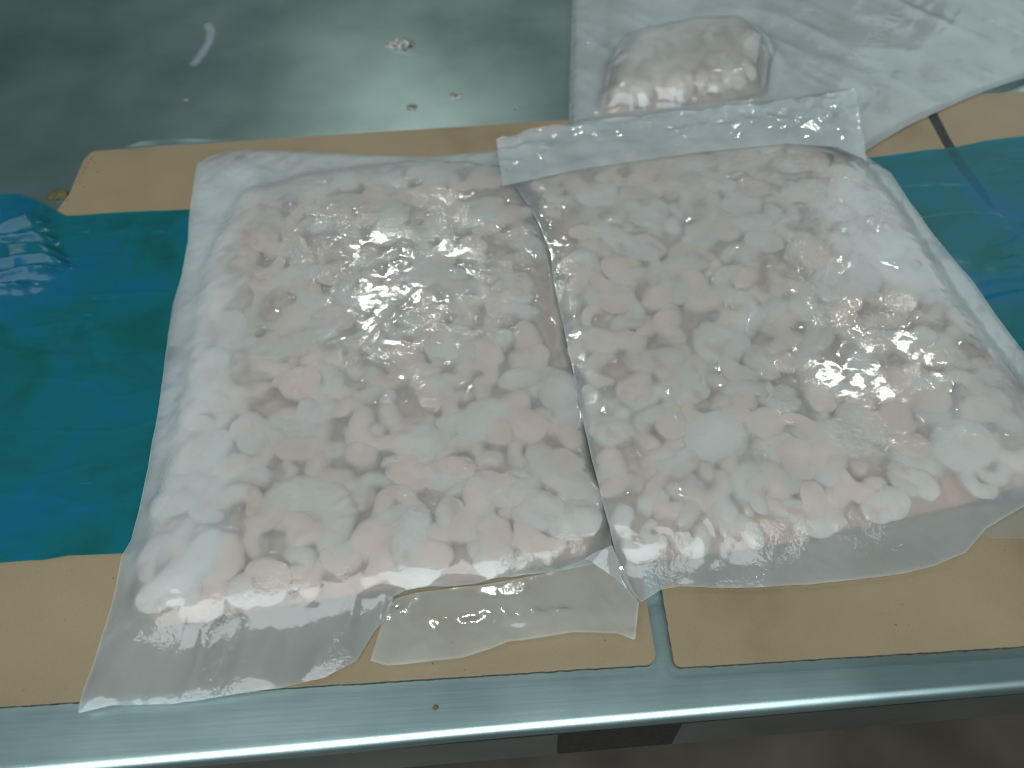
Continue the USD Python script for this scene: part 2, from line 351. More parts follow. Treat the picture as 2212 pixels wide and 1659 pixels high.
# mould specks by the rounded back corner of the left board
for i, (u, v_, r) in enumerate([(196, 345, 2.2), (190, 352, 2), (203, 349, 1.6), (184, 362, 2.4), (180, 371, 2), (178, 377, 1.8), (172, 386, 1.6), (168, 392, 1.5), (211, 371, 1.8), (181, 404, 1.4), (205, 352, 1.3), (163, 398, 1.4), (187, 357, 1.4), (174, 396, 1.2), (156, 412, 1.3), (199, 340, 1.3), (146, 433, 1.8), (149, 447, 1.3)]):
    p = P(u, v_, BT)
    a = np.linspace(0, 2 * math.pi, 11)[:-1]
    rr = r * 0.00042 * (1 + 0.35 * rng.uniform(-1, 1, 10))
    top = np.c_[np.cos(a) * rr, np.sin(a) * rr * 1.2, np.zeros(10) + 0.00005]
    vv = np.vstack([top, [[0, 0, 0.00022]]])
    part(bl, 'speck', (vv, np.array([[k, (k + 1) % 10, 10] for k in range(10)])), speck, loc=(p[0] - blc[0], p[1] - blc[1], BT))
# the black stripe
st = [(1996, 236), (2020, 236), (2052, 300), (2085, 352), (2120, 398), (2152, 452), (2136, 446), (2095, 398), (2062, 352), (2036, 310)]
poly = smooth_poly([tuple(np.array(q) - brc) for q in Pxy(st, BT)], 0.0008)
s = trimesh.creation.extrude_polygon(poly, 0.00025, engine='earcut')
part(br, 'black_stripe', s, black, loc=(0, 0, BT + 0.00002), label='black stripe running in under the blue sheet')

# ------------------------------------------------------------------ height field of everything laid down
GX0, GY0, GS, GN, GM = -0.46, -0.02, 0.0016, 720, 620
HF = np.zeros((GM, GN))
gx = GX0 + np.arange(GN) * GS
gy = GY0 + np.arange(GM) * GS
XX, YY = np.meshgrid(gx, gy)


def sample(F, xy):
    xy = np.asarray(xy)
    return ndimage.map_coordinates(F, [(xy[:, 1] - GY0) / GS, (xy[:, 0] - GX0) / GS], order=1, mode='nearest')


def dist_in(poly):
    """distance inside a polygon, on the grid (metres)"""
    return ndimage.distance_transform_edt(shapely.contains_xy(poly, XX, YY)) * GS


def gnoise(scale, seed, octaves=4):
    f_ = meshkit.fbm(np.c_[XX.ravel() / scale, YY.ravel() / scale, np.full(XX.size, seed * 3.7)], octaves, seed)
    return f_.reshape(XX.shape) - 0.5


def wrinkle(scale, seed, ang=0.0, stretch=3.0):
    """sharp creases: ridged noise stretched along a direction"""
    c, s_ = math.cos(ang), math.sin(ang)
    a, b = XX * c + YY * s_, -XX * s_ + YY * c
    f_ = meshkit.fbm(np.c_[(a / scale / stretch).ravel(), (b / scale).ravel(), np.full(XX.size, seed * 1.3)], 3, seed).reshape(XX.shape)
    return 1 - np.abs(2 * f_ - 1) * 2.2


# ------------------------------------------------------------------ blue plastic sheet
ZS = BT + 0.0009
sheet_px = [(-520, 500), (-60, 430), (22, 425), (45, 421), (70, 428), (100, 444), (142, 466), (230, 461), (405, 452), (900, 425), (1500, 380), (1862, 343), (1990, 326), (2060, 318), (2130, 304), (2212, 294), (2700, 260),
            (2900, 1040), (2212, 1088), (1500, 1130), (900, 1165), (260, 1197), (150, 1201), (90, 1211), (0, 1215), (-520, 1240)]
sp = smooth_poly(Pxy(sheet_px, ZS), 0.002)
xy, tri, nb = tri_poly(sp, 0.0019, 4, wobble=0.0012)
z = ZS + 0.0006 * (meshkit.fbm(np.c_[xy * 22, np.zeros(len(xy))], 3, 8)) ** 2
ridge = 1 - np.abs(2 * meshkit.fbm(np.c_[xy[:, :1] * 9, xy[:, 1:] * 30, np.zeros(len(xy))], 3, 21) - 1)
z += 0.0004 * np.clip(ridge - 0.9, 0, 1) / 0.1
lift = Polygon(Pxy([(-520, 480), (40, 400), (110, 470), (135, 520), (163, 580), (120, 620), (80, 640), (45, 690), (10, 760), (-520, 900)], ZS))
inside = shapely.contains_xy(lift, xy[:, 0], xy[:, 1])
dd = np.array([lift.exterior.distance(Point(p)) for p in xy[inside]])
lf = np.zeros(len(xy)); lf[inside] = dd
lump = sstep(0.0, 0.016, lf)
pl = P(20, 590, ZS)[:2]
q = xy - pl
fold = np.zeros(len(xy))
for s_, (cx, cy, a_, w_) in enumerate([(0.000, 0.004, 0.10, 0.0055), (0.0, 0.020, -0.12, 0.0045), (0.0, -0.012, 0.22, 0.0045), (0.0, 0.034, 0.10, 0.004), (-0.01, 0.048, 0.5, 0.006), (0.0, -0.026, 0.1, 0.004)]):
    dl = (q[:, 1] - cy) * math.cos(a_) - (q[:, 0] - cx) * math.sin(a_) + 0.006 * (meshkit.fbm(np.c_[xy * 45, np.full(len(xy), s_)], 2, 60 + s_) - 0.5)
    fold = np.maximum(fold, np.exp(-np.sqrt(dl ** 2 + 0.0000008) / w_) * 0.013)
z += lump * (0.003 + fold) + 0.003 * lump * (meshkit.fbm(np.c_[xy * 60, np.zeros(len(xy))], 2, 31) - 0.5)
bs = thing('blue_sheet', 'translucent blue plastic sheet laid over the boards beneath the bags', 'plastic sheet', (pl[0], pl[1], ZS))
part(bs, 'sheet', (np.c_[xy - pl, z - ZS], tri), blue_m, smooth=True)

# ------------------------------------------------------------------ shrimp
def tube(center, rad_in, rad_z, nseg=18):
    """tapered closed body round a flat centre line (n,2)"""
    n = len(center)
    tg = np.gradient(center, axis=0); tg /= np.linalg.norm(tg, axis=1)[:, None]
    nm = np.c_[-tg[:, 1], tg[:, 0]]
    a = np.linspace(0, 2 * math.pi, nseg, endpoint=False)
    V = np.zeros((n, nseg, 3))
    V[:, :, :2] = center[:, None, :] + nm[:, None, :] * (np.cos(a)[None, :, None] * rad_in[:, None, None])
    V[:, :, 2] = np.sin(a)[None, :] * rad_z[:, None]
    v = V.reshape(-1, 3)
    f = []
    for i in range(n - 1):
        for j in range(nseg):
            k = (j + 1) % nseg
            f += [[i * nseg + j, (i + 1) * nseg + j, (i + 1) * nseg + k], [i * nseg + j, (i + 1) * nseg + k, i * nseg + k]]
    v = np.vstack([v, np.r_[center[0], 0], np.r_[center[-1], 0]])
    for j in range(nseg):
        k = (j + 1) % nseg
        f += [[n * nseg, j, k], [n * nseg + 1, (n - 1) * nseg + k, (n - 1) * nseg + j]]
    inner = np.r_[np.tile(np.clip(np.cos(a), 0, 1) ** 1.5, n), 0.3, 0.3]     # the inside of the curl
    return v, np.array(f), inner


def make_shrimp(kind, size, ang, aspect, seed):
    r = np.random.default_rng(seed)
    t = 0.5 - 0.5 * np.cos(np.linspace(0, math.pi, 26)) if kind != 'D' else np.linspace(0, 1, 14)
    if kind in 'COU':
        A = math.radians({'C': 235, 'O': 305, 'U': 185}[kind] + r.uniform(-14, 14))
        r0 = size * {'C': 0.42, 'O': 0.43, 'U': 0.40}[kind] * r.uniform(0.94, 1.06)
        R = size - r0
        gap = 2 * math.pi - A
        a = ang + gap / 2 + t * A
        if seed % 2:
            a = ang - gap / 2 - t * A
        rr = R * (1 + 0.12 * (t - 0.5) * r.uniform(-1, 1))
        c = np.c_[np.cos(a) * rr, np.sin(a) * rr * r.uniform(0.92, 1.0)]
        taper = 1.04 - 0.50 * t ** r.uniform(1.2, 2.2)
        cap = np.sqrt(np.clip(1 - (np.clip(0.16 - t, 0, 1) / 0.16) ** 2, 0, 1)) * np.sqrt(np.clip(1 - (np.clip(t - 0.86, 0, 1) / 0.14) ** 2, 0, 1))
        rad = r0 * taper * np.maximum(cap, 0.02)
        seg = 1 + 0.045 * np.abs(np.sin(t * math.pi * 6.5)) - 0.02
        rad = rad * seg
        if seed % 2 == 0:
            rad_s = 1
        rz = np.minimum(rad * 0.92, 0.0085)
        v, f, inner = tube(c, rad, rz)
        if seed % 2:
            inner = inner[::1]
    elif kind in 'ES':
        L, b = size, size * aspect
        bend = r.uniform(-0.5, 0.5) if kind == 'E' else r.uniform(0.5, 0.9)
        s = (t - 0.5) * 2 * (L - b * 0.2)
        c = np.c_[s, bend * (s / L) ** 2 * L * 0.5 - bend * L * 0.12]
        rad = b * np.maximum(np.sqrt(np.clip(1 - np.abs(2 * t - 1) ** 3.2, 0, 1)), 0.02) * (1 + r.uniform(-0.25, 0.25) * (t - 0.5)) * (1 + 0.035 * np.sin(t * 19 + seed))
        rz = np.minimum(rad * 0.95, 0.0090)
        v, f, inner = tube(c, rad, rz)
        ca, sa = math.cos(ang), math.sin(ang)
        v[:, :2] = v[:, :2] @ np.array([[ca, sa], [-sa, ca]])
    else:  # 'D' a cut round piece lying flat
        m_ = trimesh.creation.icosphere(3, 1.0)
        v = m_.vertices.copy(); f = m_.faces
        v = np.sign(v) * np.abs(v) ** np.array([0.9, 0.9, 0.7])
        v *= [size, size * aspect, min(size * 0.5, 0.009)]
        ca, sa = math.cos(ang), math.sin(ang)
        v[:, :2] = v[:, :2] @ np.array([[ca, sa], [-sa, ca]])
        inner = np.zeros(len(v))
    nz = meshkit.noise(v * 130 + seed * 7.7, seed) - 0.5
    nz2 = meshkit.noise(v * 330 + seed * 3.1, seed + 1) - 0.5
    nrm = trimesh.Trimesh(v, f, process=False).vertex_normals
    v = v + nrm * (nz * 0.0022 + nz2 * 0.0009)[:, None]
    return v, f, inner


SHRIMP = []      # (bag, world vertices)


def put_shrimp(bag, v, f, inner, x, y, ztop, tilt, tint, label, group, loose=False):
    """lay one shrimp with its highest point at ztop"""
    tx, ty = tilt
    M = trimesh.transformations.euler_matrix(tx, ty, 0)[:3, :3]
    v = v @ M.T
    zt, zb = v[:, 2].max(), v[:, 2].min()
    zz = max(ztop - zt, 0.0052 + LIFT - zb)
    for _ in range(0 if loose else 3):
        ring = v[::7, :2] + [x, y]
        out = ~shapely.contains_xy(CONT[bag], ring[:, 0], ring[:, 1])
        if not out.any():
            break
        dd = shapely.distance(CONT[bag], shapely.points(ring[out]))
        worst = ring[out][dd.argmax()]
        near = CONT[bag].exterior.interpolate(CONT[bag].exterior.project(Point(worst)))
        x += near.x - worst[0]; y += near.y - worst[1]
    v = pressed(bag, v + [x, y, zz]) - [x, y, zz]
    zb = v[:, 2].min()
    base = zz + zb
    g = usdkit.mesh(stage, numbered('/World', 'shrimp'), (v - [0, 0, zb], f), FLESH[tint], smooth=True)
    g.AddTranslateOp().Set(Gf.Vec3d(float(x), float(y), float(base)))
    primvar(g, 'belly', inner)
    tag(g, label, 'shrimp', f'peeled shrimp {PLACE[bag]}')
    u, v_ = photo_place((x, y))
    short = next((w for k_, w in SHORT.items() if label.startswith(k_)), None)
    if short and group is None:
        LANDMARKS.append((bag, short, u, v_))
    else:
        GENERIC.append((g, bag, label, u, v_))
    SHRIMP.append((bag, v + [x, y, zz]))


REG = {3: (500 * .54, 500 * .54, .8137 * .54), 4: (1900 * .54, 500 * .54, .9928 * .54), 5: (200 * .54, 1600 * .54, 1.0850 * .54), 6: (2200 * .54, 1700 * .54, .8571 * .54), 0: (0, 0, 1),
       7: (900 * .54, 1200 * .54, .3617 * .54), 8: (1600 * .54, 600 * .54, .3617 * .54), 9: (3000 * .54, 900 * .54, .4822 * .54), 10: (500 * .54, 1900 * .54, .4521 * .54), 11: (2200 * .54, 0, .5877 * .54)}
# region, x, y, kind, size (radius or half length), angle (opening, or long axis), width ratio, tint, special label
LEFT = [
    (3, 960, 490, 'E', 95, 20, .8, 'w'), (3, 1290, 520, 'E', 120, 85, .55, 'w'), (3, 1480, 490, 'E', 115, 10, .85, 'n'), (3, 1760, 510, 'U', 150, -90, 1, 'w'), (3, 1190, 720, 'E', 95, 30, .8, 'w'),
    (3, 900, 960, 'S', 230, 14, .17, 'p', 'long thin pink strip of shrimp meat near the middle of the left bag'), (3, 530, 790, 'S', 150, 25, .2, 'p', 'thin pink sliver of shrimp at the milky left side of the left bag'), (3, 650, 880, 'E', 85, 80, .4, 'p'),
    (3, 1570, 770, 'E', 110, 80, .7, 'n'), (3, 1600, 1080, 'D', 125, 20, .9, 'w', 'broad pale round shrimp piece at the middle of the left bag'), (3, 940, 1270, 'E', 130, 35, .75, 'w'), (3, 1170, 1270, 'E', 115, 100, .85, 'p'), (3, 1295, 1345, 'E', 55, 70, .8, 'w'),
    (3, 1500, 1340, 'U', 150, -120, 1, 'n'), (3, 2070, 1270, 'D', 105, 60, .85, 'w'), (3, 1780, 1430, 'E', 110, 15, .75, 'w'), (3, 1950, 820, 'E', 90, -30, .6, 'w'), (3, 1960, 910, 'E', 95, -25, .5, 'w'), (3, 1950, 590, 'E', 85, -25, .55, 'w'),
    (3, 850, 740, 'E', 130, 10, .55, 'n'), (3, 780, 1080, 'E', 180, 12, .45, 'n'), (3, 980, 1020, 'E', 120, 38, .5, 'w'), (3, 1080, 985, 'E', 40, 60, .7, 'w'), (3, 1400, 1000, 'E', 90, 20, .6, 'n'), (3, 1280, 900, 'E', 80, 70, .7, 'n'),
    (3, 1370, 720, 'E', 80, 40, .7, 'n'), (3, 1080, 380, 'E', 110, -10, .5, 'p'), (3, 1310, 270, 'E', 75, 50, .6, 'p'), (3, 800, 640, 'E', 100, 20, .6, 'n'), (3, 1700, 830, 'E', 100, -30, .6, 'n'), (3, 1820, 1060, 'E', 105, 20, .6, 'n'),
    (3, 860, 1480, 'E', 110, 40, .7, 'w'), (3, 480, 1010, 'E', 130, 80, .6, 'w'), (3, 420, 1250, 'E', 130, 75, .6, 'w'), (3, 420, 620, 'E', 110, 60, .6, 'n'), (3, 700, 500, 'E', 110, 10, .55, 'n'), (3, 2000, 1090, 'E', 75, 80, .6, 'p'),
    (5, 780, 150, 'E', 85, 20, .7, 'w'), (5, 900, 130, 'E', 85, 70, .7, 'n'), (5, 1055, 235, 'O', 100, 0, 1, 'p', 'curled pink ring of shrimp with a bright glint low in the left bag'), (5, 1265, 275, 'C', 92, 200, 1, 'w', 'small curled shrimp with a dark hollow low in the left bag'),
    (5, 1435, 235, 'C', 125, 75, 1, 'w', 'plump white shrimp curled into a cup above the dark hollow of the left bag'), (5, 1690, 270, 'C', 150, 100, 1, 'p', 'large pinkish curled shrimp right of the middle low in the left bag'), (5, 1870, 260, 'S', 165, -52, .38, 'p', 'long pink shrimp lying slantwise near the seam of the left bag'), (5, 1710, 320, 'E', 75, 60, .7, 'w'),
    (5, 940, 450, 'C', 205, 235, 1, 'n', 'largest pale pink arched shrimp low in the left bag'), (5, 1335, 490, 'E', 135, 80, .5, 'w', 'upright oval white shrimp left of the dark hollow in the left bag'), (5, 1475, 430, 'E', 85, 85, .6, 'w', 'small oval white shrimp in the dark hollow of the left bag'), (5, 1770, 400, 'E', 90, 60, .75, 'n'), (5, 1600, 500, 'E', 110, 75, .5, 'n'),
    (5, 1815, 505, 'E', 95, 20, .7, 'w'), (5, 900, 625, 'C', 100, 190, 1, 'n'), (5, 1115, 600, 'E', 90, 25, .6, 'w'), (5, 1350, 660, 'E', 110, 5, .5, 'n'), (5, 1640, 620, 'E', 85, 20, .7, 'w'), (5, 1790, 600, 'E', 75, -30, .6, 'n'), (5, 600, 680, 'C', 140, 10, 1, 'n', 'milky curled shrimp in the lower left of the left bag'),
    (5, 450, 520, 'S', 120, 40, .28, 'p', 'pink sliver of shrimp by the lower left edge of the left bag'), (5, 480, 640, 'S', 190, 42, .4, 'w', 'long white shrimp in the lower left corner of the left bag'), (5, 530, 370, 'E', 120, 20, .7, 'w'), (5, 770, 700, 'E', 120, 0, .55, 'n'), (5, 1150, 110, 'E', 75, 80, .8, 'n'), (5, 1390, 100, 'E', 120, 10, .8, 'n'), (5, 1600, 80, 'E', 120, 30, .75, 'w'),
    (5, 1290, 420, 'E', 60, 70, .6, 'n'), (5, 1200, 330, 'E', 80, 10, .6, 'n'), (5, 600, 200, 'E', 110, 70, .6, 'n'), (5, 1890, 640, 'E', 55, 40, .7, 'n'), (5, 1930, 400, 'E', 55, 70, .7, 'p'),
]
RIGHT = [
    (4, 490, 285, 'E', 105, 15, .8, 'n', 'yellowish shrimp in the glinting hollow at the upper left of the right bag'), (4, 480, 395, 'E', 60, 80, .6, 'p'), (4, 1090, 250, 'C', 105, 80, 1, 'n'), (4, 1135, 520, 'O', 92, -60, 1, 'w', 'pale round curled shrimp in the upper middle of the right bag'), (4, 1160, 715, 'C', 125, 70, 1, 'w', 'cup shaped curled white shrimp in the middle of the right bag'),
    (4, 1490, 640, 'D', 135, 10, .85, 'n', 'broad cream coloured shrimp at the right middle of the right bag'), (4, 530, 660, 'C', 115, 120, 1, 'w', 'curled white shrimp on the left side of the right bag'), (4, 745, 770, 'C', 95, 140, 1, 'w'), (4, 975, 880, 'E', 125, 40, .85, 'n', 'angular beige shrimp at the middle of the right bag'), (4, 810, 1030, 'C', 105, 170, 1, 'n'), (4, 665, 1090, 'E', 75, 100, .8, 'w'),
    (4, 1095, 1105, 'E', 105, -62, .6, 'w'), (4, 970, 1255, 'D', 132, 15, .85, 'w', 'bright white round shrimp piece low in the middle of the right bag'), (4, 780, 1315, 'C', 130, 75, 1, 'w', 'cup shaped pale shrimp left of the bright round piece in the right bag'), (4, 1450, 1110, 'U', 115, -80, 1, 'w', 'white arched shrimp right of the bright round piece in the right bag'), (4, 1420, 1215, 'S', 160, 10, .32, 'n'),
    (4, 1585, 1290, 'E', 115, 55, .85, 'n'), (4, 1200, 1300, 'E', 100, 0, .75, 'w'), (4, 1410, 1390, 'E', 92, 85, .68, 'w', 'upright oval white shrimp in a dark hollow of the right bag'), (4, 1200, 940, 'E', 110, 70, .65, 'n'), (4, 1240, 1090, 'E', 95, 60, .65, 'n'), (4, 1370, 850, 'S', 170, 55, .34, 'n', 'long curved shrimp arching beside the cream one in the right bag'), (4, 1960, 1290, 'D', 135, 30, .85, 'w', 'milky pale shrimp near the right edge of the right bag'),
    (4, 470, 1110, 'E', 85, 90, .5, 'w'), (4, 560, 1240, 'E', 85, 10, .75, 'n'), (4, 540, 1400, 'E', 100, 85, .5, 'w'), (4, 350, 270, 'E', 80, 60, .6, 'p'), (4, 700, 360, 'E', 110, 40, .6, 'w'), (4, 900, 330, 'C', 85, 10, 1, 'n'), (4, 940, 240, 'E', 90, 30, .6, 'n'), (4, 1330, 270, 'E', 110, 15, .6, 'n'),
    (4, 610, 480, 'S', 150, -45, .4, 'w'), (4, 850, 610, 'E', 120, 25, .7, 'n'), (4, 1030, 620, 'C', 80, -30, 1, 'w'), (4, 1350, 520, 'E', 100, 30, .7, 'n'), (4, 620, 840, 'U', 95, -90, 1, 'n'), (4, 740, 940, 'E', 110, 0, .5, 'n'), (4, 1560, 880, 'E', 110, 20, .6, 'n'), (4, 1640, 1010, 'E', 140, 25, .6, 'w'),
    (4, 1800, 880, 'E', 105, 50, .6, 'n'), (4, 1850, 1130, 'E', 100, 60, .6, 'n'), (4, 1980, 980, 'E', 90, -40, .6, 'n'), (4, 2080, 1100, 'E', 90, -40, .6, 'n'), (4, 880, 160, 'E', 110, 5, .55, 'n'), (4, 700, 190, 'E', 90, 20, .6, 'n'), (4, 1100, 400, 'E', 110, 0, .5, 'n'), (4, 1250, 350, 'E', 80, 40, .7, 'w'),
    (4, 1250, 1430, 'E', 70, 20, .7, 'n'), (4, 900, 470, 'E', 80, -10, .6, 'n'), (4, 430, 900, 'E', 80, 80, .6, 'n'), (4, 1760, 1420, 'E', 100, 40, .6, 'n'), (4, 1300, 160, 'E', 100, 10, .6, 'n'), (4, 1090, 120, 'E', 100, 0, .6, 'n'), (4, 1520, 320, 'E', 100, -20, .6, 'n'), (4, 1600, 470, 'E', 90, -30, .6, 'n'), (4, 1760, 640, 'E', 90, -60, .6, 'n'),
    (6, 280, 220, 'E', 100, 85, .58, 'w'), (6, 480, 355, 'E', 92, 15, .68, 'w', 'small oval cream shrimp low on the left of the right bag'), (6, 610, 270, 'E', 80, 60, .7, 'n'), (6, 810, 395, 'E', 85, 100, .7, 'w', 'oval white shrimp in a pinkish hollow low in the right bag'), (6, 960, 275, 'O', 125, 10, 1, 'n', 'pale ring shaped shrimp with a pink middle low in the right bag'), (6, 1150, 460, 'U', 140, -110, 1, 'w', 'white arched shrimp with a dark hollow beneath at the bottom of the right bag'),
    (6, 1300, 215, 'E', 95, 85, .65, 'w'), (6, 670, 580, 'O', 105, 90, 1, 'n'), (6, 890, 560, 'E', 110, 20, .6, 'n'), (6, 1340, 420, 'E', 75, 20, .8, 'n'), (6, 1560, 380, 'E', 130, 10, .6, 'n'), (6, 370, 600, 'E', 100, -20, .6, 'w'), (6, 640, 410, 'E', 90, 50, .55, 'p'), (6, 1390, 310, 'E', 70, 30, .6, 'p'), (6, 1180, 590, 'E', 110, 5, .5, 'n'),
    (6, 500, 500, 'E', 80, 10, .6, 'n'), (6, 1050, 130, 'E', 90, -10, .7, 'w'), (6, 1800, 470, 'E', 90, 20, .6, 'n'), (6, 310, 440, 'E', 70, 60, .7, 'w'), (6, 1720, 270, 'E', 110, -50, .6, 'w'), (6, 2050, 330, 'E', 110, 10, .6, 'n'), (6, 2060, 200, 'E', 90, 30, .6, 'n'), (6, 1950, 130, 'E', 120, 0, .6, 'w'),
]
BACK = [
    (11, 600, 660, 'E', 110, 30, .85, 'n', 'beige shrimp at the lower left end of the frozen lump in the rear bag'), (11, 870, 530, 'E', 140, 75, .6, 'n', 'upright pale shrimp in the middle of the frozen lump in the rear bag'), (11, 1030, 500, 'E', 100, 80, .55, 'p', 'pinkish upright shrimp in the frozen lump of the rear bag'), (11, 1220, 570, 'E', 115, 95, .75, 'n', 'rounded cream shrimp at the right end of the frozen lump in the rear bag'), (11, 1340, 450, 'E', 110, 100, .35, 'p', 'narrow pink shrimp at the right corner of the frozen lump in the rear bag'),
    (11, 470, 730, 'E', 60, 20, .7, 'n'), (11, 1150, 390, 'E', 100, 10, .6, 'n'), (11, 520, 420, 'E', 110, 60, .7, 'n'), (11, 700, 330, 'E', 110, 20, .6, 'n'), (11, 900, 260, 'E', 120, 0, .55, 'n'), (11, 1150, 240, 'E', 110, 10, .6, 'w'),
    (11, 480, 140, 'E', 140, 85, .6, 'n'), (11, 780, 120, 'E', 150, 10, .7, 'w'), (11, 1050, 100, 'E', 150, 0, .6, 'w'), (11, 1400, 120, 'E', 150, 30, .6, 'n'), (11, 1600, 300, 'E', 120, -40, .6, 'p'), (11, 1800, 160, 'E', 130, 40, .6, 'n'), (11, 2000, 320, 'E', 120, 60, .6, 'n'), (11, 1750, 440, 'E', 110, 20, .5, 'n'),
    (11, 1500, 480, 'E', 110, 80, .5, 'n'), (11, 2150, 120, 'E', 120, 30, .6, 'n'), (11, 2250, 350, 'E', 110, 30, .5, 'n'),
]

content_px = {
    'left': [(520, 415), (690, 372), (900, 350), (1085, 362), (1156, 470), (1206, 600), (1230, 760), (1262, 930), (1292, 1050), (1304, 1130), (1272, 1199), (1050, 1254), (820, 1278), (560, 1322), (330, 1362), (288, 1300), (302, 1180), (342, 1050), (384, 880), (418, 700), (445, 560)],
    'right': [(1140, 385), (1250, 350), (1450, 312), (1700, 285), (1862, 352), (1945, 450), (2035, 600), (2135, 740), (2240, 880), (2300, 1000), (2240, 1045), (2080, 1095), (1700, 1178), (1450, 1212), (1350, 1215), (1306, 1110), (1266, 930), (1226, 760), (1201, 600), (1160, 480)],
    'back': [(1300, 246), (1318, 150), (1360, 84), (1480, 58), (1600, 52), (1660, 100), (1645, 196), (1560, 216)]}
outline_px = {
    'left': [(425, 352), (452, 335), (510, 321), (600, 323), (700, 328), (850, 335), (925, 338), (1000, 330), (1080, 322), (1170, 330), (1215, 470), (1232, 640), (1250, 760), (1278, 930), (1306, 1070), (1318, 1130), (1322, 1190), (1300, 1215), (1180, 1240), (1050, 1262), (900, 1278), (850, 1292), (838, 1330),
             (805, 1368), (770, 1425), (700, 1462), (606, 1485), (512, 1497), (430, 1512), (365, 1521), (240, 1524), (166, 1540), (178, 1490), (200, 1430), (240, 1305), (262, 1200), (283, 1165), (297, 1110), (320, 1005), (327, 960), (341, 880), (352, 800), (362, 720), (374, 650), (392, 590), (405, 520), (410, 440)],
    'right': [(1085, 398), (1072, 305), (1150, 282), (1245, 266), (1500, 242), (1700, 222), (1800, 205), (1838, 200), (1853, 240), (1852, 320), (1880, 345), (1922, 372), (1962, 430), (2004, 490), (2060, 560), (2105, 612), (2150, 680), (2212, 760), (2330, 930), (2330, 1060), (2212, 1095), (2130, 1142), (2085, 1195), (2020, 1222), (1950, 1240), (1850, 1252), (1750, 1262), (1650, 1268), (1560, 1270), (1470, 1266), (1430, 1272), (1385, 1300), (1352, 1262), (1338, 1235), (1322, 1180), (1300, 1108), (1285, 1050), (1258, 930), (1240, 840), (1215, 720), (1196, 640), (1188, 570), (1165, 510), (1120, 430)],
    'back': [(1229, 268), (1233, 120), (1240, -80), (2700, -110), (2420, 60), (2212, 166), (2140, 190), (2080, 215), (2000, 252), (1960, 270), (1900, 305), (1850, 338), (1700, 345), (1500, 330), (1300, 330), (1235, 300)]}
ZC = 0.020
EDGE = {'left': 0.045, 'right': 0.045, 'back': 0.026}
THICK = {'left': 0.0195, 'right': 0.0205, 'back': 0.030}
CONT = {k: smooth_poly(Pxy(p, ZC * 0.6), 0.004) for k, p in content_px.items()}
OUT = {k: Polygon(Pxy(p, 0.006 + LIFT)).buffer(0) for k, p in outline_px.items()}
DIST = {k: dist_in(p) for k, p in CONT.items()}
PLACE = {'left': 'in the left bag', 'right': 'in the right bag', 'back': 'in the rear bag'}
SEAM = {'left': 0.020, 'right': -0.020, 'back': 0.0}
DISTL = {k: dist_in(p.union(shapely.affinity.translate(p, SEAM[k], 0)).buffer(0.004).buffer(-0.004)) for k, p in CONT.items()}
LUMP = {k: gnoise(0.045, {'left': 3, 'right': 5, 'back': 9}[k], 2) for k in CONT}


def top_level(bag, x, y):
    return float(levels(bag, [[x, y]])[0])


def levels(bag, xy):
    """height of the film where it lies on the pressed heap of shrimp"""
    d = sample(DISTL[bag], xy)
    return LIFT + 0.0075 + (THICK[bag] - 0.0075) * np.sqrt(np.clip(d / EDGE[bag], 0, 1) * (2 - np.clip(d / EDGE[bag], 0, 1))) + 0.0045 * sample(LUMP[bag], xy) * sstep(0, 0.02, d)


def pressed(bag, v):
    F = levels(bag, v[:, :2]) - 0.0004
    s_ = 0.0014
    v = v.copy()
    v[:, 2] = F - s_ * np.logaddexp(0, (F - v[:, 2]) / s_)
    v[:, 2] = np.maximum(v[:, 2], 0.0049 + LIFT)
    return v


SHORT = {'long thin pink strip': 'the long thin pink strip', 'thin pink sliver': 'the thin pink sliver', 'broad pale round': 'the broad pale round piece', 'curled pink ring': 'the curled pink ring', 'small curled': 'the small hollow curl', 'plump white': 'the plump white cup', 'large pinkish': 'the large pinkish curl', 'long pink shrimp': 'the long slanting pink one',
         'largest pale': 'the largest pink arch', 'upright oval white shrimp left': 'the upright white oval', 'small oval white': 'the small white oval', 'milky curled': 'the milky curl', 'pink sliver of': 'the edge sliver', 'long white shrimp': 'the long white corner one', 'yellowish': 'the yellowish one', 'pale round curled': 'the pale round curl', 'cup shaped curled': 'the curled white cup',
         'broad cream': 'the broad cream one', 'curled white shrimp on': 'the curled white one', 'angular': 'the angular beige one', 'bright white': 'the bright white disc', 'cup shaped pale': 'the pale cup', 'white arched shrimp right': 'the white arch', 'long curved': 'the long curved one', 'milky pale': 'the milky edge piece', 'upright oval white shrimp in': 'the upright white oval',
         'small oval cream': 'the small cream oval', 'oval white shrimp in a': 'the lower white oval', 'pale ring': 'the pale ring', 'white arched shrimp with': 'the bottom arch', 'beige shrimp at': 'the left end shrimp', 'upright pale': 'the upright pale one', 'pinkish upright': 'the upright pink one', 'rounded cream': 'the rounded cream one', 'narrow pink': 'the narrow pink one'}
CORNERS = {'left': [('the top left bag corner', 450, 350), ('the top right bag corner', 1090, 345), ('the rear end of the seam', 1180, 560)], 'right': [('the top left bag corner', 1110, 380), ('the top right bag corner', 1860, 350), ('the right bag edge', 2120, 660)], 'back': [('the upper left bag corner', 1300, 10)]}
NTH = ['', 'second ', 'third ', 'fourth ', 'fifth ', 'sixth ', 'seventh ', 'eighth ', 'ninth ', 'tenth ']
LANDMARKS, GENERIC = [], []


def photo_place(p):
    d = np.array([p[0], p[1], 0.018]) - CPOS
    w = d @ _f
    return W0 / 2 + FPX * (d @ CR) / w, H0 / 2 - FPX * (d @ CU) / w


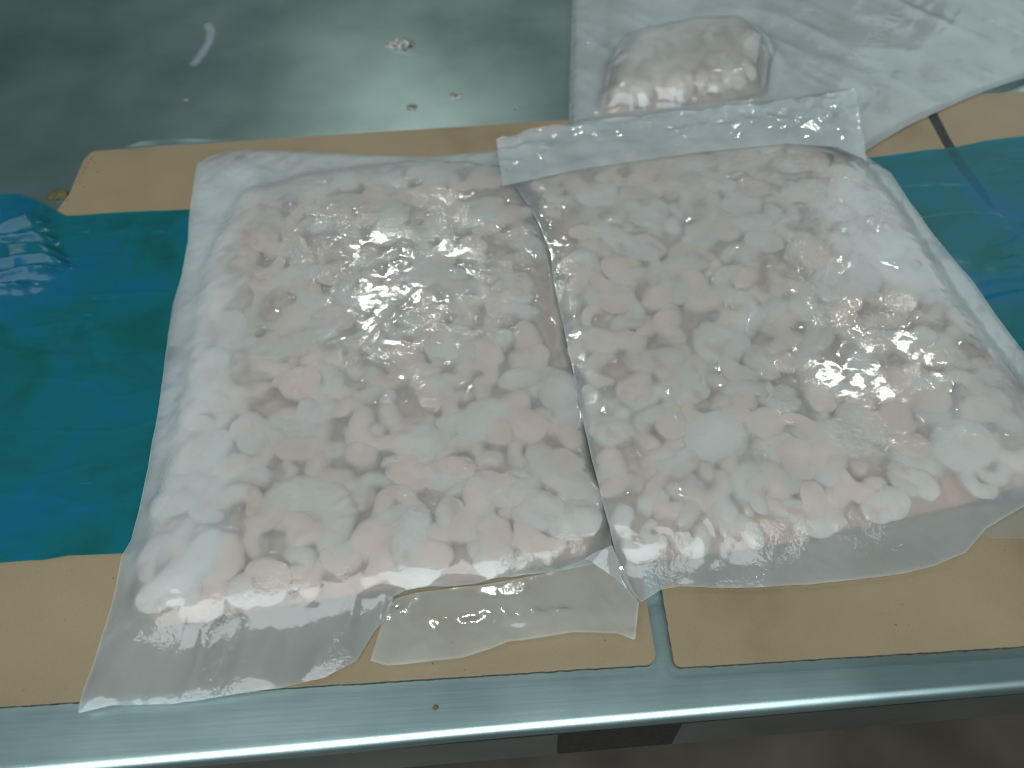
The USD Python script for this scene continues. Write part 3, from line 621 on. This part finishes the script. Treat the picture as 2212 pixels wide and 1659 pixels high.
TINTWORD = {'n': 'pale beige', 'w': 'whitish', 'p': 'pinkish'}
FORM = {'C': 'curled', 'O': 'curled', 'U': 'arched', 'E': 'stubby', 'S': 'long', 'D': 'rounded'}
for bag, rows in (('left', LEFT), ('right', RIGHT), ('back', BACK)):
    hand = []
    for i, row in enumerate(rows):
        reg, x, y, kind, size, ang, asp, tint = row[:8]
        ox, oy, k = REG[reg]
        if kind == 'E' and len(row) == 8 and asp >= 0.6 and size * k > 34 and i % 3 != 0:
            kind, size, ang = 'C', size * 1.08, (ang * 37 + i * 71) % 360
        u, v_ = ox + x * k, oy + y * k
        p = P(u, v_, ZC)
        for _ in range(4):
            p = P(u, v_, max(levels(bag, p[None, :2])[0], 0.006) - 0.003)
        loose = False
        if not loose and not CONT[bag].buffer(-0.002).contains(Point(p[0], p[1])):
            continue
        mpp = np.linalg.norm(P(u + 1, v_, ZC)[:2] - P(u, v_, ZC)[:2])
        if kind == 'U':
            y += 0
        size_m = size * k * mpp * 1.06
        # sight lines meet the table steeply here: what looks round lies nearly flat
        vs, fs, inner = make_shrimp(kind, size_m, math.radians(ang + 3), asp, 1000 * ord(bag[0]) + i)
        zt = top_level(bag, p[0], p[1]) + (0.0019 if tint == 'w' else 0.0008) + rng.uniform(-0.0008, 0.0008)
        lab = row[8] if len(row) > 8 else f'{TINTWORD[tint]} {FORM[kind]} shrimp'
        grp = None if len(row) > 8 else 'g'
        put_shrimp(bag, vs, fs, inner, p[0], p[1], zt, rng.normal(0, 0.13, 2), tint, lab, grp, loose)
        hand.append((p[0], p[1], size_m * (1 if kind in 'COUD' else (asp + 1) / 2)))
    hand = np.array(hand)
    # more shrimp lying between and under those
    pts, x0, y0, x1, y1 = [], *CONT[bag].bounds
    inner_poly = CONT[bag].buffer(-0.007)
    want = {'left': 58, 'right': 58, 'back': 8}[bag]
    tries = 0
    while len(pts) < want and tries < 6000:
        tries += 1
        x, y = rng.uniform(x0, x1), rng.uniform(y0, y1)
        if not inner_poly.contains(Point(x, y)):
            continue
        if pts and min(math.hypot(x - a, y - b) for a, b in pts) < 0.0175:
            continue
        d = np.hypot(hand[:, 0] - x, hand[:, 1] - y)
        if (d < hand[:, 2] * 0.45).any():
            continue
        pts.append((x, y))
    for j, (x, y) in enumerate(pts):
        kind = rng.choice(['C', 'C', 'C', 'U', 'E', 'E'])
        tint = rng.choice(['n', 'n', 'n', 'w', 'p'])
        size = {'C': 0.0195, 'U': 0.0195, 'E': 0.018, 'S': 0.024}[kind] * rng.uniform(0.85, 1.15)
        vs, fs, inner = make_shrimp(kind, size, rng.uniform(0, 2 * math.pi), {'S': .33}.get(kind, rng.uniform(.5, .75)), 5000 * ord(bag[0]) + j)
        zt = top_level(bag, x, y) - rng.uniform(0.0015, 0.0045)
        put_shrimp(bag, vs, fs, inner, x, y, zt, rng.normal(0, 0.2, 2), tint, f'{TINTWORD[tint]} {FORM[kind]} shrimp', 'g')

    # the deeper layer, pressed together
    deep_v, deep_f, deep_i, nd = [], [], [], 0
    pts, tries = [], 0
    while tries < 5000:
        tries += 1
        x, y = rng.uniform(x0, x1), rng.uniform(y0, y1)
        if not CONT[bag].buffer(-0.005).contains(Point(x, y)) or (pts and min(math.hypot(x - a, y - b) for a, b in pts) < 0.0165):
            continue
        pts.append((x, y))
    for j, (x, y) in enumerate(pts):
        kind = rng.choice(['C', 'C', 'E', 'U'])
        vs, fs, inner = make_shrimp(kind, {'C': 0.018, 'E': 0.016, 'U': 0.018}[kind] * rng.uniform(0.85, 1.15), rng.uniform(0, 2 * math.pi), {'S': .33}.get(kind, rng.uniform(.55, .8)), 9000 * ord(bag[0]) + j)
        M = trimesh.transformations.euler_matrix(*rng.normal(0, 0.2, 2), 0)[:3, :3]
        vs = vs @ M.T
        vs = vs + [x, y, max(top_level(bag, x, y) - rng.uniform(0.0045, 0.0070) - vs[:, 2].max(), 0.0052 + LIFT - vs[:, 2].min())]
        if not shapely.contains_xy(CONT[bag], vs[::7, 0], vs[::7, 1]).all():
            continue
        vs = pressed(bag, vs)
        deep_v.append(vs); deep_f.append(fs + nd); deep_i.append(inner); nd += len(vs)
        SHRIMP.append((bag, vs))
    g = part(None, 'deeper_shrimp', (np.vstack(deep_v), np.vstack(deep_f)), flesh_d, smooth=True, kind='stuff')
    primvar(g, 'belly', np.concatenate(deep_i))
    tag(g, f'shrimp lying deeper under the top layer {PLACE[bag]}', 'shrimp')

# frozen juice between the shrimp
for bag in CONT:
    poly = CONT[bag].buffer(-0.003)
    xy, tri, nb = tri_poly(poly, 0.004, 17)
    d = sample(DIST[bag], xy)
    z = LIFT + 0.0055 + (THICK[bag] - 0.0175) * sstep(0, 0.022, d) + 0.004 * (meshkit.fbm(np.c_[xy * 60, np.zeros(len(xy))], 3, 4) - 0.5) * sstep(0, 0.012, d)
    c = xy.mean(0)
    g = part(None, 'pink_glaze', (np.c_[xy - c, z - 0.005 - LIFT], tri), glaze_m, smooth=True, loc=(c[0], c[1], 0.005 + LIFT), kind='stuff')
    tag(g, f'pinkish frozen juice filling the gaps between the shrimp {PLACE[bag]}', 'glaze')

# each plain shrimp is told apart by the striking neighbour it lies next to
for bag, rows in CORNERS.items():
    LANDMARKS += [(bag, *r_) for r_ in rows]
found = {}
for g, bag, what, u, v_ in GENERIC:
    _, short, lu, lv = min((L for L in LANDMARKS if L[0] == bag), key=lambda L: math.hypot(L[2] - u, L[3] - v_))
    a = math.degrees(math.atan2(lv - v_, u - lu)) % 360
    side = ['right of', 'above and right of', 'above', 'above and left of', 'left of', 'below and left of', 'below', 'below and right of'][int((a + 22.5) // 45) % 8]
    found.setdefault((bag, what, side, short), []).append((math.hypot(lu - u, lv - v_), g))
for (bag, what, side, short), rows in found.items():
    for k_, (_, g) in enumerate(sorted(rows, key=lambda r_: r_[0])):
        tag(g, f"{what} {NTH[k_]}{side} {short}, {'rear' if bag == 'back' else bag} bag".replace('  ', ' '))

# ------------------------------------------------------------------ bags
LABEL = {'left': 'clear plastic bag of shrimp with a wrinkled corner flap, front left',
         'right': 'clear plastic bag of shrimp with a rolled rim, overlapping the bag on its left',
         'back': 'cloudy plastic bag of shrimp lying behind the two front bags'}
FROST_HAZE = {  # milky places, rear frost and painted film haze: (outline in the photograph, strength)
    'left': [([(400, 340), (560, 320), (600, 420), (500, 560), (520, 700), (470, 900), (430, 1100), (330, 1250), (230, 1300), (300, 1000), (360, 700)], 0.70), ([(500, 310), (1100, 310), (1090, 400), (800, 430), (560, 480)], 0.55), ([(430, 560), (560, 600), (540, 800), (560, 1000), (520, 1240), (420, 1350), (260, 1350), (330, 950)], 0.55),
             ([(560, 400), (1100, 370), (1160, 640), (1100, 720), (540, 800)], 0.36), ([(900, 540), (1190, 600), (1200, 760), (1000, 700)], 0.36)],
    'right': [([(1060, 300), (1860, 190), (1880, 340), (1500, 350), (1120, 420)], 0.58), ([(1840, 340), (1930, 370), (2212, 740), (2330, 900), (2140, 800), (2000, 660), (1840, 640), (1740, 450)], 0.70), ([(1960, 780), (2330, 850), (2330, 1060), (2080, 1090), (1960, 980)], 0.45), ([(1100, 360), (1800, 330), (1950, 560), (1300, 580), (1200, 560)], 0.34)],
    'back': [([(1225, -220), (1345, -220), (1330, 200), (1300, 330), (1225, 330)], 0.5), ([(1300, -220), (2700, -220), (2212, 180), (1860, 340), (1660, 340), (1655, 130), (1600, 85), (1470, 125), (1330, 215), (1300, 200)], 0.52), ([(1330, -80), (1680, -80), (1660, 90), (1480, 60), (1340, 130)], 0.62)]}
BASE = {'left': 0.0050 + LIFT, 'right': 0.0060 + LIFT, 'back': 0.0048 + LIFT}
GLINT = {}
prev = np.zeros_like(HF) + 0.004
films = {}
for bag in ('back', 'left', 'right'):
    Hs = np.zeros_like(HF)
    for b_, v in SHRIMP:
        if b_ != bag:
            continue
        i = np.round((v[:, 1] - GY0) / GS).astype(int); j = np.round((v[:, 0] - GX0) / GS).astype(int)
        ok = (i >= 0) & (i < GM) & (j >= 0) & (j < GN)
        np.maximum.at(Hs, (i[ok], j[ok]), v[ok, 2])
    Hs = ndimage.grey_dilation(Hs, size=3)
    rad = 13
    yy, xx_ = np.mgrid[-rad:rad + 1, -rad:rad + 1]
    foot = (xx_ ** 2 + yy ** 2) <= rad * rad
    cl = np.where(DIST[bag] > 0, levels(bag, np.c_[XX.ravel(), YY.ravel()]).reshape(XX.shape), 0)
    cl = np.maximum(cl, ndimage.grey_closing(Hs, footprint=foot) * (DIST[bag] <= 0))
    base = np.full_like(HF, BASE[bag])
    if bag == 'right':
        base = np.maximum(base, np.where(films['left'][1], films['left'][0] + 0.0008, 0))
        base = np.maximum(base, np.where(films['back'][1], films['back'][0] + 0.0008, 0))
        base = ndimage.gaussian_filter(base, 2.5)
    Z = np.maximum(cl, base)
    # the film spans from the heap down to the border like a tent
    tent = base.copy()
    do = dist_in(OUT[bag])
    dilated = ndimage.gaussian_filter(ndimage.grey_closing(Z, footprint=np.ones((25, 25))), 5)
    Z = np.maximum(Z, base + (dilated - base) * sstep(0.0, 0.02, do) * 0.75)
    Z = ndimage.gaussian_filter(Z, 2.6)
    free = sstep(0.0008, 0.005, Z - Hs)
    wr = wrinkle(0.016, {'back': 4, 'left': 6, 'right': 8}[bag], 0.9, 3.2) * 0.0009 + wrinkle(0.007, {'back': 14, 'left': 16, 'right': 18}[bag], -0.4, 2.2) * 0.0004
    if bag == 'left':
        mk = ndimage.gaussian_filter(shapely.contains_xy(Polygon(Pxy([(150, 1560), (300, 1350), (560, 1325), (820, 1285), (860, 1290), (800, 1420), (600, 1500), (300, 1540)], 0.005)), XX, YY).astype(float), 3)
        wr = wr * (1 - mk) + mk * (np.clip(wrinkle(0.020, 77, math.radians(80), 4.0) - 0.2, 0, 1) * 0.0035 + 0.0004 * wrinkle(0.008, 78, math.radians(70), 3.0))
    if bag == 'back':
        wr = wr * 0.4 + np.clip(wrinkle(0.11, 91, 0.9, 4.0), 0, 1) * 0.0035 * (DIST[bag] <= 0) + np.clip(wrinkle(0.06, 92, 2.2, 3.5) - 0.4, 0, 1) * 0.003 * (DIST[bag] <= 0)
    Z = Z + wr * (0.30 + 0.70 * free) * sstep(0.0, 0.006, do)
    Z = np.maximum(Z, ndimage.gaussian_filter(np.maximum(Z, Hs + 0.0005), 0.7))
    films[bag] = (Z, shapely.contains_xy(OUT[bag], XX, YY))
    haze_map = np.zeros_like(HF)
    for px, s_ in FROST_HAZE[bag]:
        haze_map = np.maximum(haze_map, ndimage.gaussian_filter(shapely.contains_xy(Polygon(Pxy(px, 0.015)).buffer(0), XX, YY) * float(s_), 7))
    gap = ndimage.gaussian_filter(np.clip(Z - np.maximum(Hs, 0.004 + LIFT), 0, 0.012), 1.5)
    haze_map = np.maximum(haze_map, 0.30) + 20.0 * np.clip(gap - 0.0006, 0, 0.008) * np.where(Hs > 0.002, 1, 0.3)  # haze painted denser where the film stands off the shrimp
    haze_map = np.clip(haze_map + 0.05 * gnoise(0.02, 40), 0.05, 0.8)
    xy, tri, nb = tri_poly(OUT[bag], 0.0017, 50, wobble=0.0012)
    z = sample(Z, xy); fr = sample(haze_map, xy)
    fr[:nb] = np.minimum(fr[:nb] + 0.15, 0.9)
    c = np.array(OUT[bag].centroid.coords[0])
    t = thing('shrimp_bag', LABEL[bag], 'bag', (c[0], c[1], 0.0045 + LIFT))
    g = part(t, 'top_film', (np.c_[xy - c, z - 0.0045 - LIFT], tri), bag_film, smooth=True)
    primvar(g, 'milky_share', fr)
    # underside, a little proud of the upper film here and there
    low = OUT[bag].buffer(-0.0012)
    if bag == 'right':
        low = low.union(Polygon(Pxy([(2050, 1100), (2130, 1166), (2212, 1167), (2330, 1164), (2330, 1000), (2200, 1000)], 0.005)).buffer(0))
    low = max(low.geoms, key=lambda q_: q_.area) if hasattr(low, 'geoms') else low
    xy2, tri2, _ = tri_poly(low, 0.006, 51)
    z2 = np.full(len(xy2), {'left': 0.0047, 'right': 0.0049, 'back': 0.0046}[bag])
    g2 = part(t, 'bottom_film', (np.c_[xy2 - c, z2 - 0.0045], tri2[:, ::-1]), under_film, smooth=True)
    primvar(g2, 'milky_share', np.full(len(xy2), 0.16))
    films[bag] += (t, c)


def ribbon(bag, name, lower, upper, zlow, zhigh, milky_share, seed, amp, nu=90, nv=22, label=None, curl=1.0):
    """a loose piece of film between two lines of the photograph"""
    def walk(px, z_):
        p = np.array([P(u, v_, z_) for u, v_ in px])
        s = np.r_[0, np.cumsum(np.linalg.norm(np.diff(p, axis=0), axis=1))]; s /= s[-1]
        k = np.linspace(0, 1, nu)
        return np.c_[[np.interp(k, s, p[:, i]) for i in range(3)]].T
    a, b = walk(lower, zlow), walk(upper, zhigh)
    w = np.linspace(0, 1, nv)
    V = a[:, None, :] * (1 - w)[None, :, None] + b[:, None, :] * w[None, :, None]
    V[:, :, 2] = zlow + (zhigh - zlow) * np.sin(w * math.pi / 2 * curl)[None, :] / math.sin(math.pi / 2 * curl)
    n1 = meshkit.fbm(V.reshape(-1, 3) * [90, 90, 0], 3, seed).reshape(nu, nv)
    n2 = 1 - np.abs(2 * meshkit.fbm(V.reshape(-1, 3) * [34, 70, 0], 2, seed + 1).reshape(nu, nv) - 1)
    V[:, :, 2] += amp * ((n1 - 0.5) + 0.8 * (n2 - 0.6)) * np.sin(np.clip(w * 1.4, 0, 1) * math.pi / 2)[None, :]
    v = V.reshape(-1, 3)
    f = [[i * nv + j, (i + 1) * nv + j, (i + 1) * nv + j + 1, i * nv + j + 1] for i in range(nu - 1) for j in range(nv - 1)]
    t, c = films[bag][2], films[bag][3]
    g = part(t, name, (v - [c[0], c[1], 0.0045 + LIFT], np.array(f)), clear_film, smooth=True, label=label)
    fr = np.broadcast_to(milky_share, (nu, nv)).copy() + 0.10 * (n1 - 0.5)
    fr[:, -1] += 0.2
    primvar(g, 'milky_share', np.clip(fr, 0.03, 0.9).ravel())
    return g


# loose corner flap at the bottom of the left bag
ribbon('left', 'corner_flap', [(842, 1296), (900, 1280), (1050, 1262), (1180, 1238), (1262, 1208), (1290, 1190), (1322, 1180)],
       [(800, 1428), (838, 1438), (870, 1436), (1000, 1420), (1060, 1402), (1100, 1386), (1240, 1366), (1330, 1368), (1372, 1384), (1380, 1302)], 0.0085 + LIFT, 0.013 + LIFT, 0.36, 61, 0.0022, label='loose wrinkled flap folded out at the bottom corner of the bag')
ribbon('left', 'standing_fold', [(1262, 1208), (1275, 1212), (1330, 1250), (1378, 1300)], [(1290, 1192), (1322, 1178), (1336, 1215), (1342, 1262)], 0.012 + LIFT, 0.017 + LIFT, 0.34, 65, 0.003, nu=30, nv=12)
# rolled upper rim of the right bag
ribbon('right', 'rolled_rim', [(1086, 402), (1250, 366), (1500, 330), (1700, 310), (1810, 318), (1872, 346)], [(1072, 303), (1150, 281), (1245, 266), (1500, 240), (1700, 219), (1800, 203), (1846, 196)], 0.0245, 0.031, 0.42, 71, 0.005, nu=130, nv=24)

# ------------------------------------------------------------------ small things on the steel
def scrap(name, u, v_, r, flat, seed, label, cat, material=scrap_m, stretch=1.0):
    m_ = trimesh.creation.icosphere(3, 1.0)
    v = m_.vertices * [stretch, 1, flat]
    nz = meshkit.fbm(v * 2.1 + seed, 3, seed) - 0.5
    v = (v + v * nz[:, None] * 1.3) * r
    v[:, 2] = np.maximum(v[:, 2], -0.0001) 
    g = usdkit.mesh(stage, numbered('/World', name), (v, m_.faces), material, smooth=True)
    p = P(u, v_, 0.0)
    g.AddTranslateOp().Set(Gf.Vec3d(p[0], p[1], 0.0002))
    tag(g, label, cat)


scrap('shrimp_scrap', 866, 98, 0.0095, 0.55, 3, 'largest grey brown scrap of shrimp shell on the steel at the top', 'shrimp scrap', stretch=1.35)
scrap('shrimp_scrap', 890, 233, 0.0040, 0.6, 4, 'small pale scrap on the steel just behind the tan board', 'shrimp scrap', stretch=1.3)
scrap('shrimp_scrap', 984, 207, 0.0045, 0.25, 5, 'flat grey scrap stuck on the steel beside the rear bag', 'shrimp scrap', scrap_m, stretch=1.4)
scrap('shrimp_scrap', 1115, 236, 0.0022, 0.4, 6, 'tiny crumb on the steel nearest to the rear bag', 'shrimp scrap')
scrap('shrimp_scrap', 125, 424, 0.0060, 0.6, 7, 'dark curled scrap of shell by the left end of the tan board', 'shrimp scrap', speck, stretch=1.6)
scrap('shrimp_scrap', 402, 217, 0.0022, 0.4, 8, 'tiny reddish crumb on the bare steel below the white smear', 'shrimp scrap')
scrap('shrimp_scrap', 941, 1528, 0.0014, 0.5, 9, 'tiny dark crumb on the steel rim in front of the boards', 'shrimp scrap', speck)
# dried smear
cl_ = [(420, 138), (436, 118), (452, 92), (457, 70), (450, 55)]
poly = LineString(Pxy(cl_, 0.0)).buffer(0.0070)
xy, tri, nb = tri_poly(poly, 0.0012, 90, wobble=0.003)
c = np.array(poly.centroid.coords[0])
g = part(None, 'dried_smear', (np.c_[xy - c, np.zeros(len(xy))], tri), smear_m, smooth=True, loc=(c[0], c[1], 0.0006))
tag(g, 'curved whitish dried smear on the bare steel at the upper left', 'smear')
d = np.array([poly.exterior.distance(Point(p)) for p in xy])
primvar(g, 'milky_share', 0.34 * sstep(0, 0.006, d))
# curled edge of clear film behind the left board
a = [P(u, v_, 0.0005) for u, v_ in [(255, 322), (300, 316), (370, 312), (430, 308), (500, 305), (560, 301)]]
b = [P(u, v_, 0.006) for u, v_ in [(262, 318), (300, 306), (350, 300), (410, 299), (480, 300), (550, 299)]]
v = np.array([p * (1 - w) + q_ * w for p, q_ in zip(a, b) for w in np.linspace(0, 1, 6)])
f = [[i * 6 + j, (i + 1) * 6 + j, (i + 1) * 6 + j + 1, i * 6 + j + 1] for i in range(5) for j in range(5)]
c = v.mean(0) * [1, 1, 0]
g = part(None, 'film_strip', (v - c, np.array(f)), clear_film, smooth=True, loc=c)
primvar(g, 'milky_share', np.full(len(v), 0.1))
tag(g, 'thin curled strip of clear film behind the back edge of the left tan board', 'plastic film')
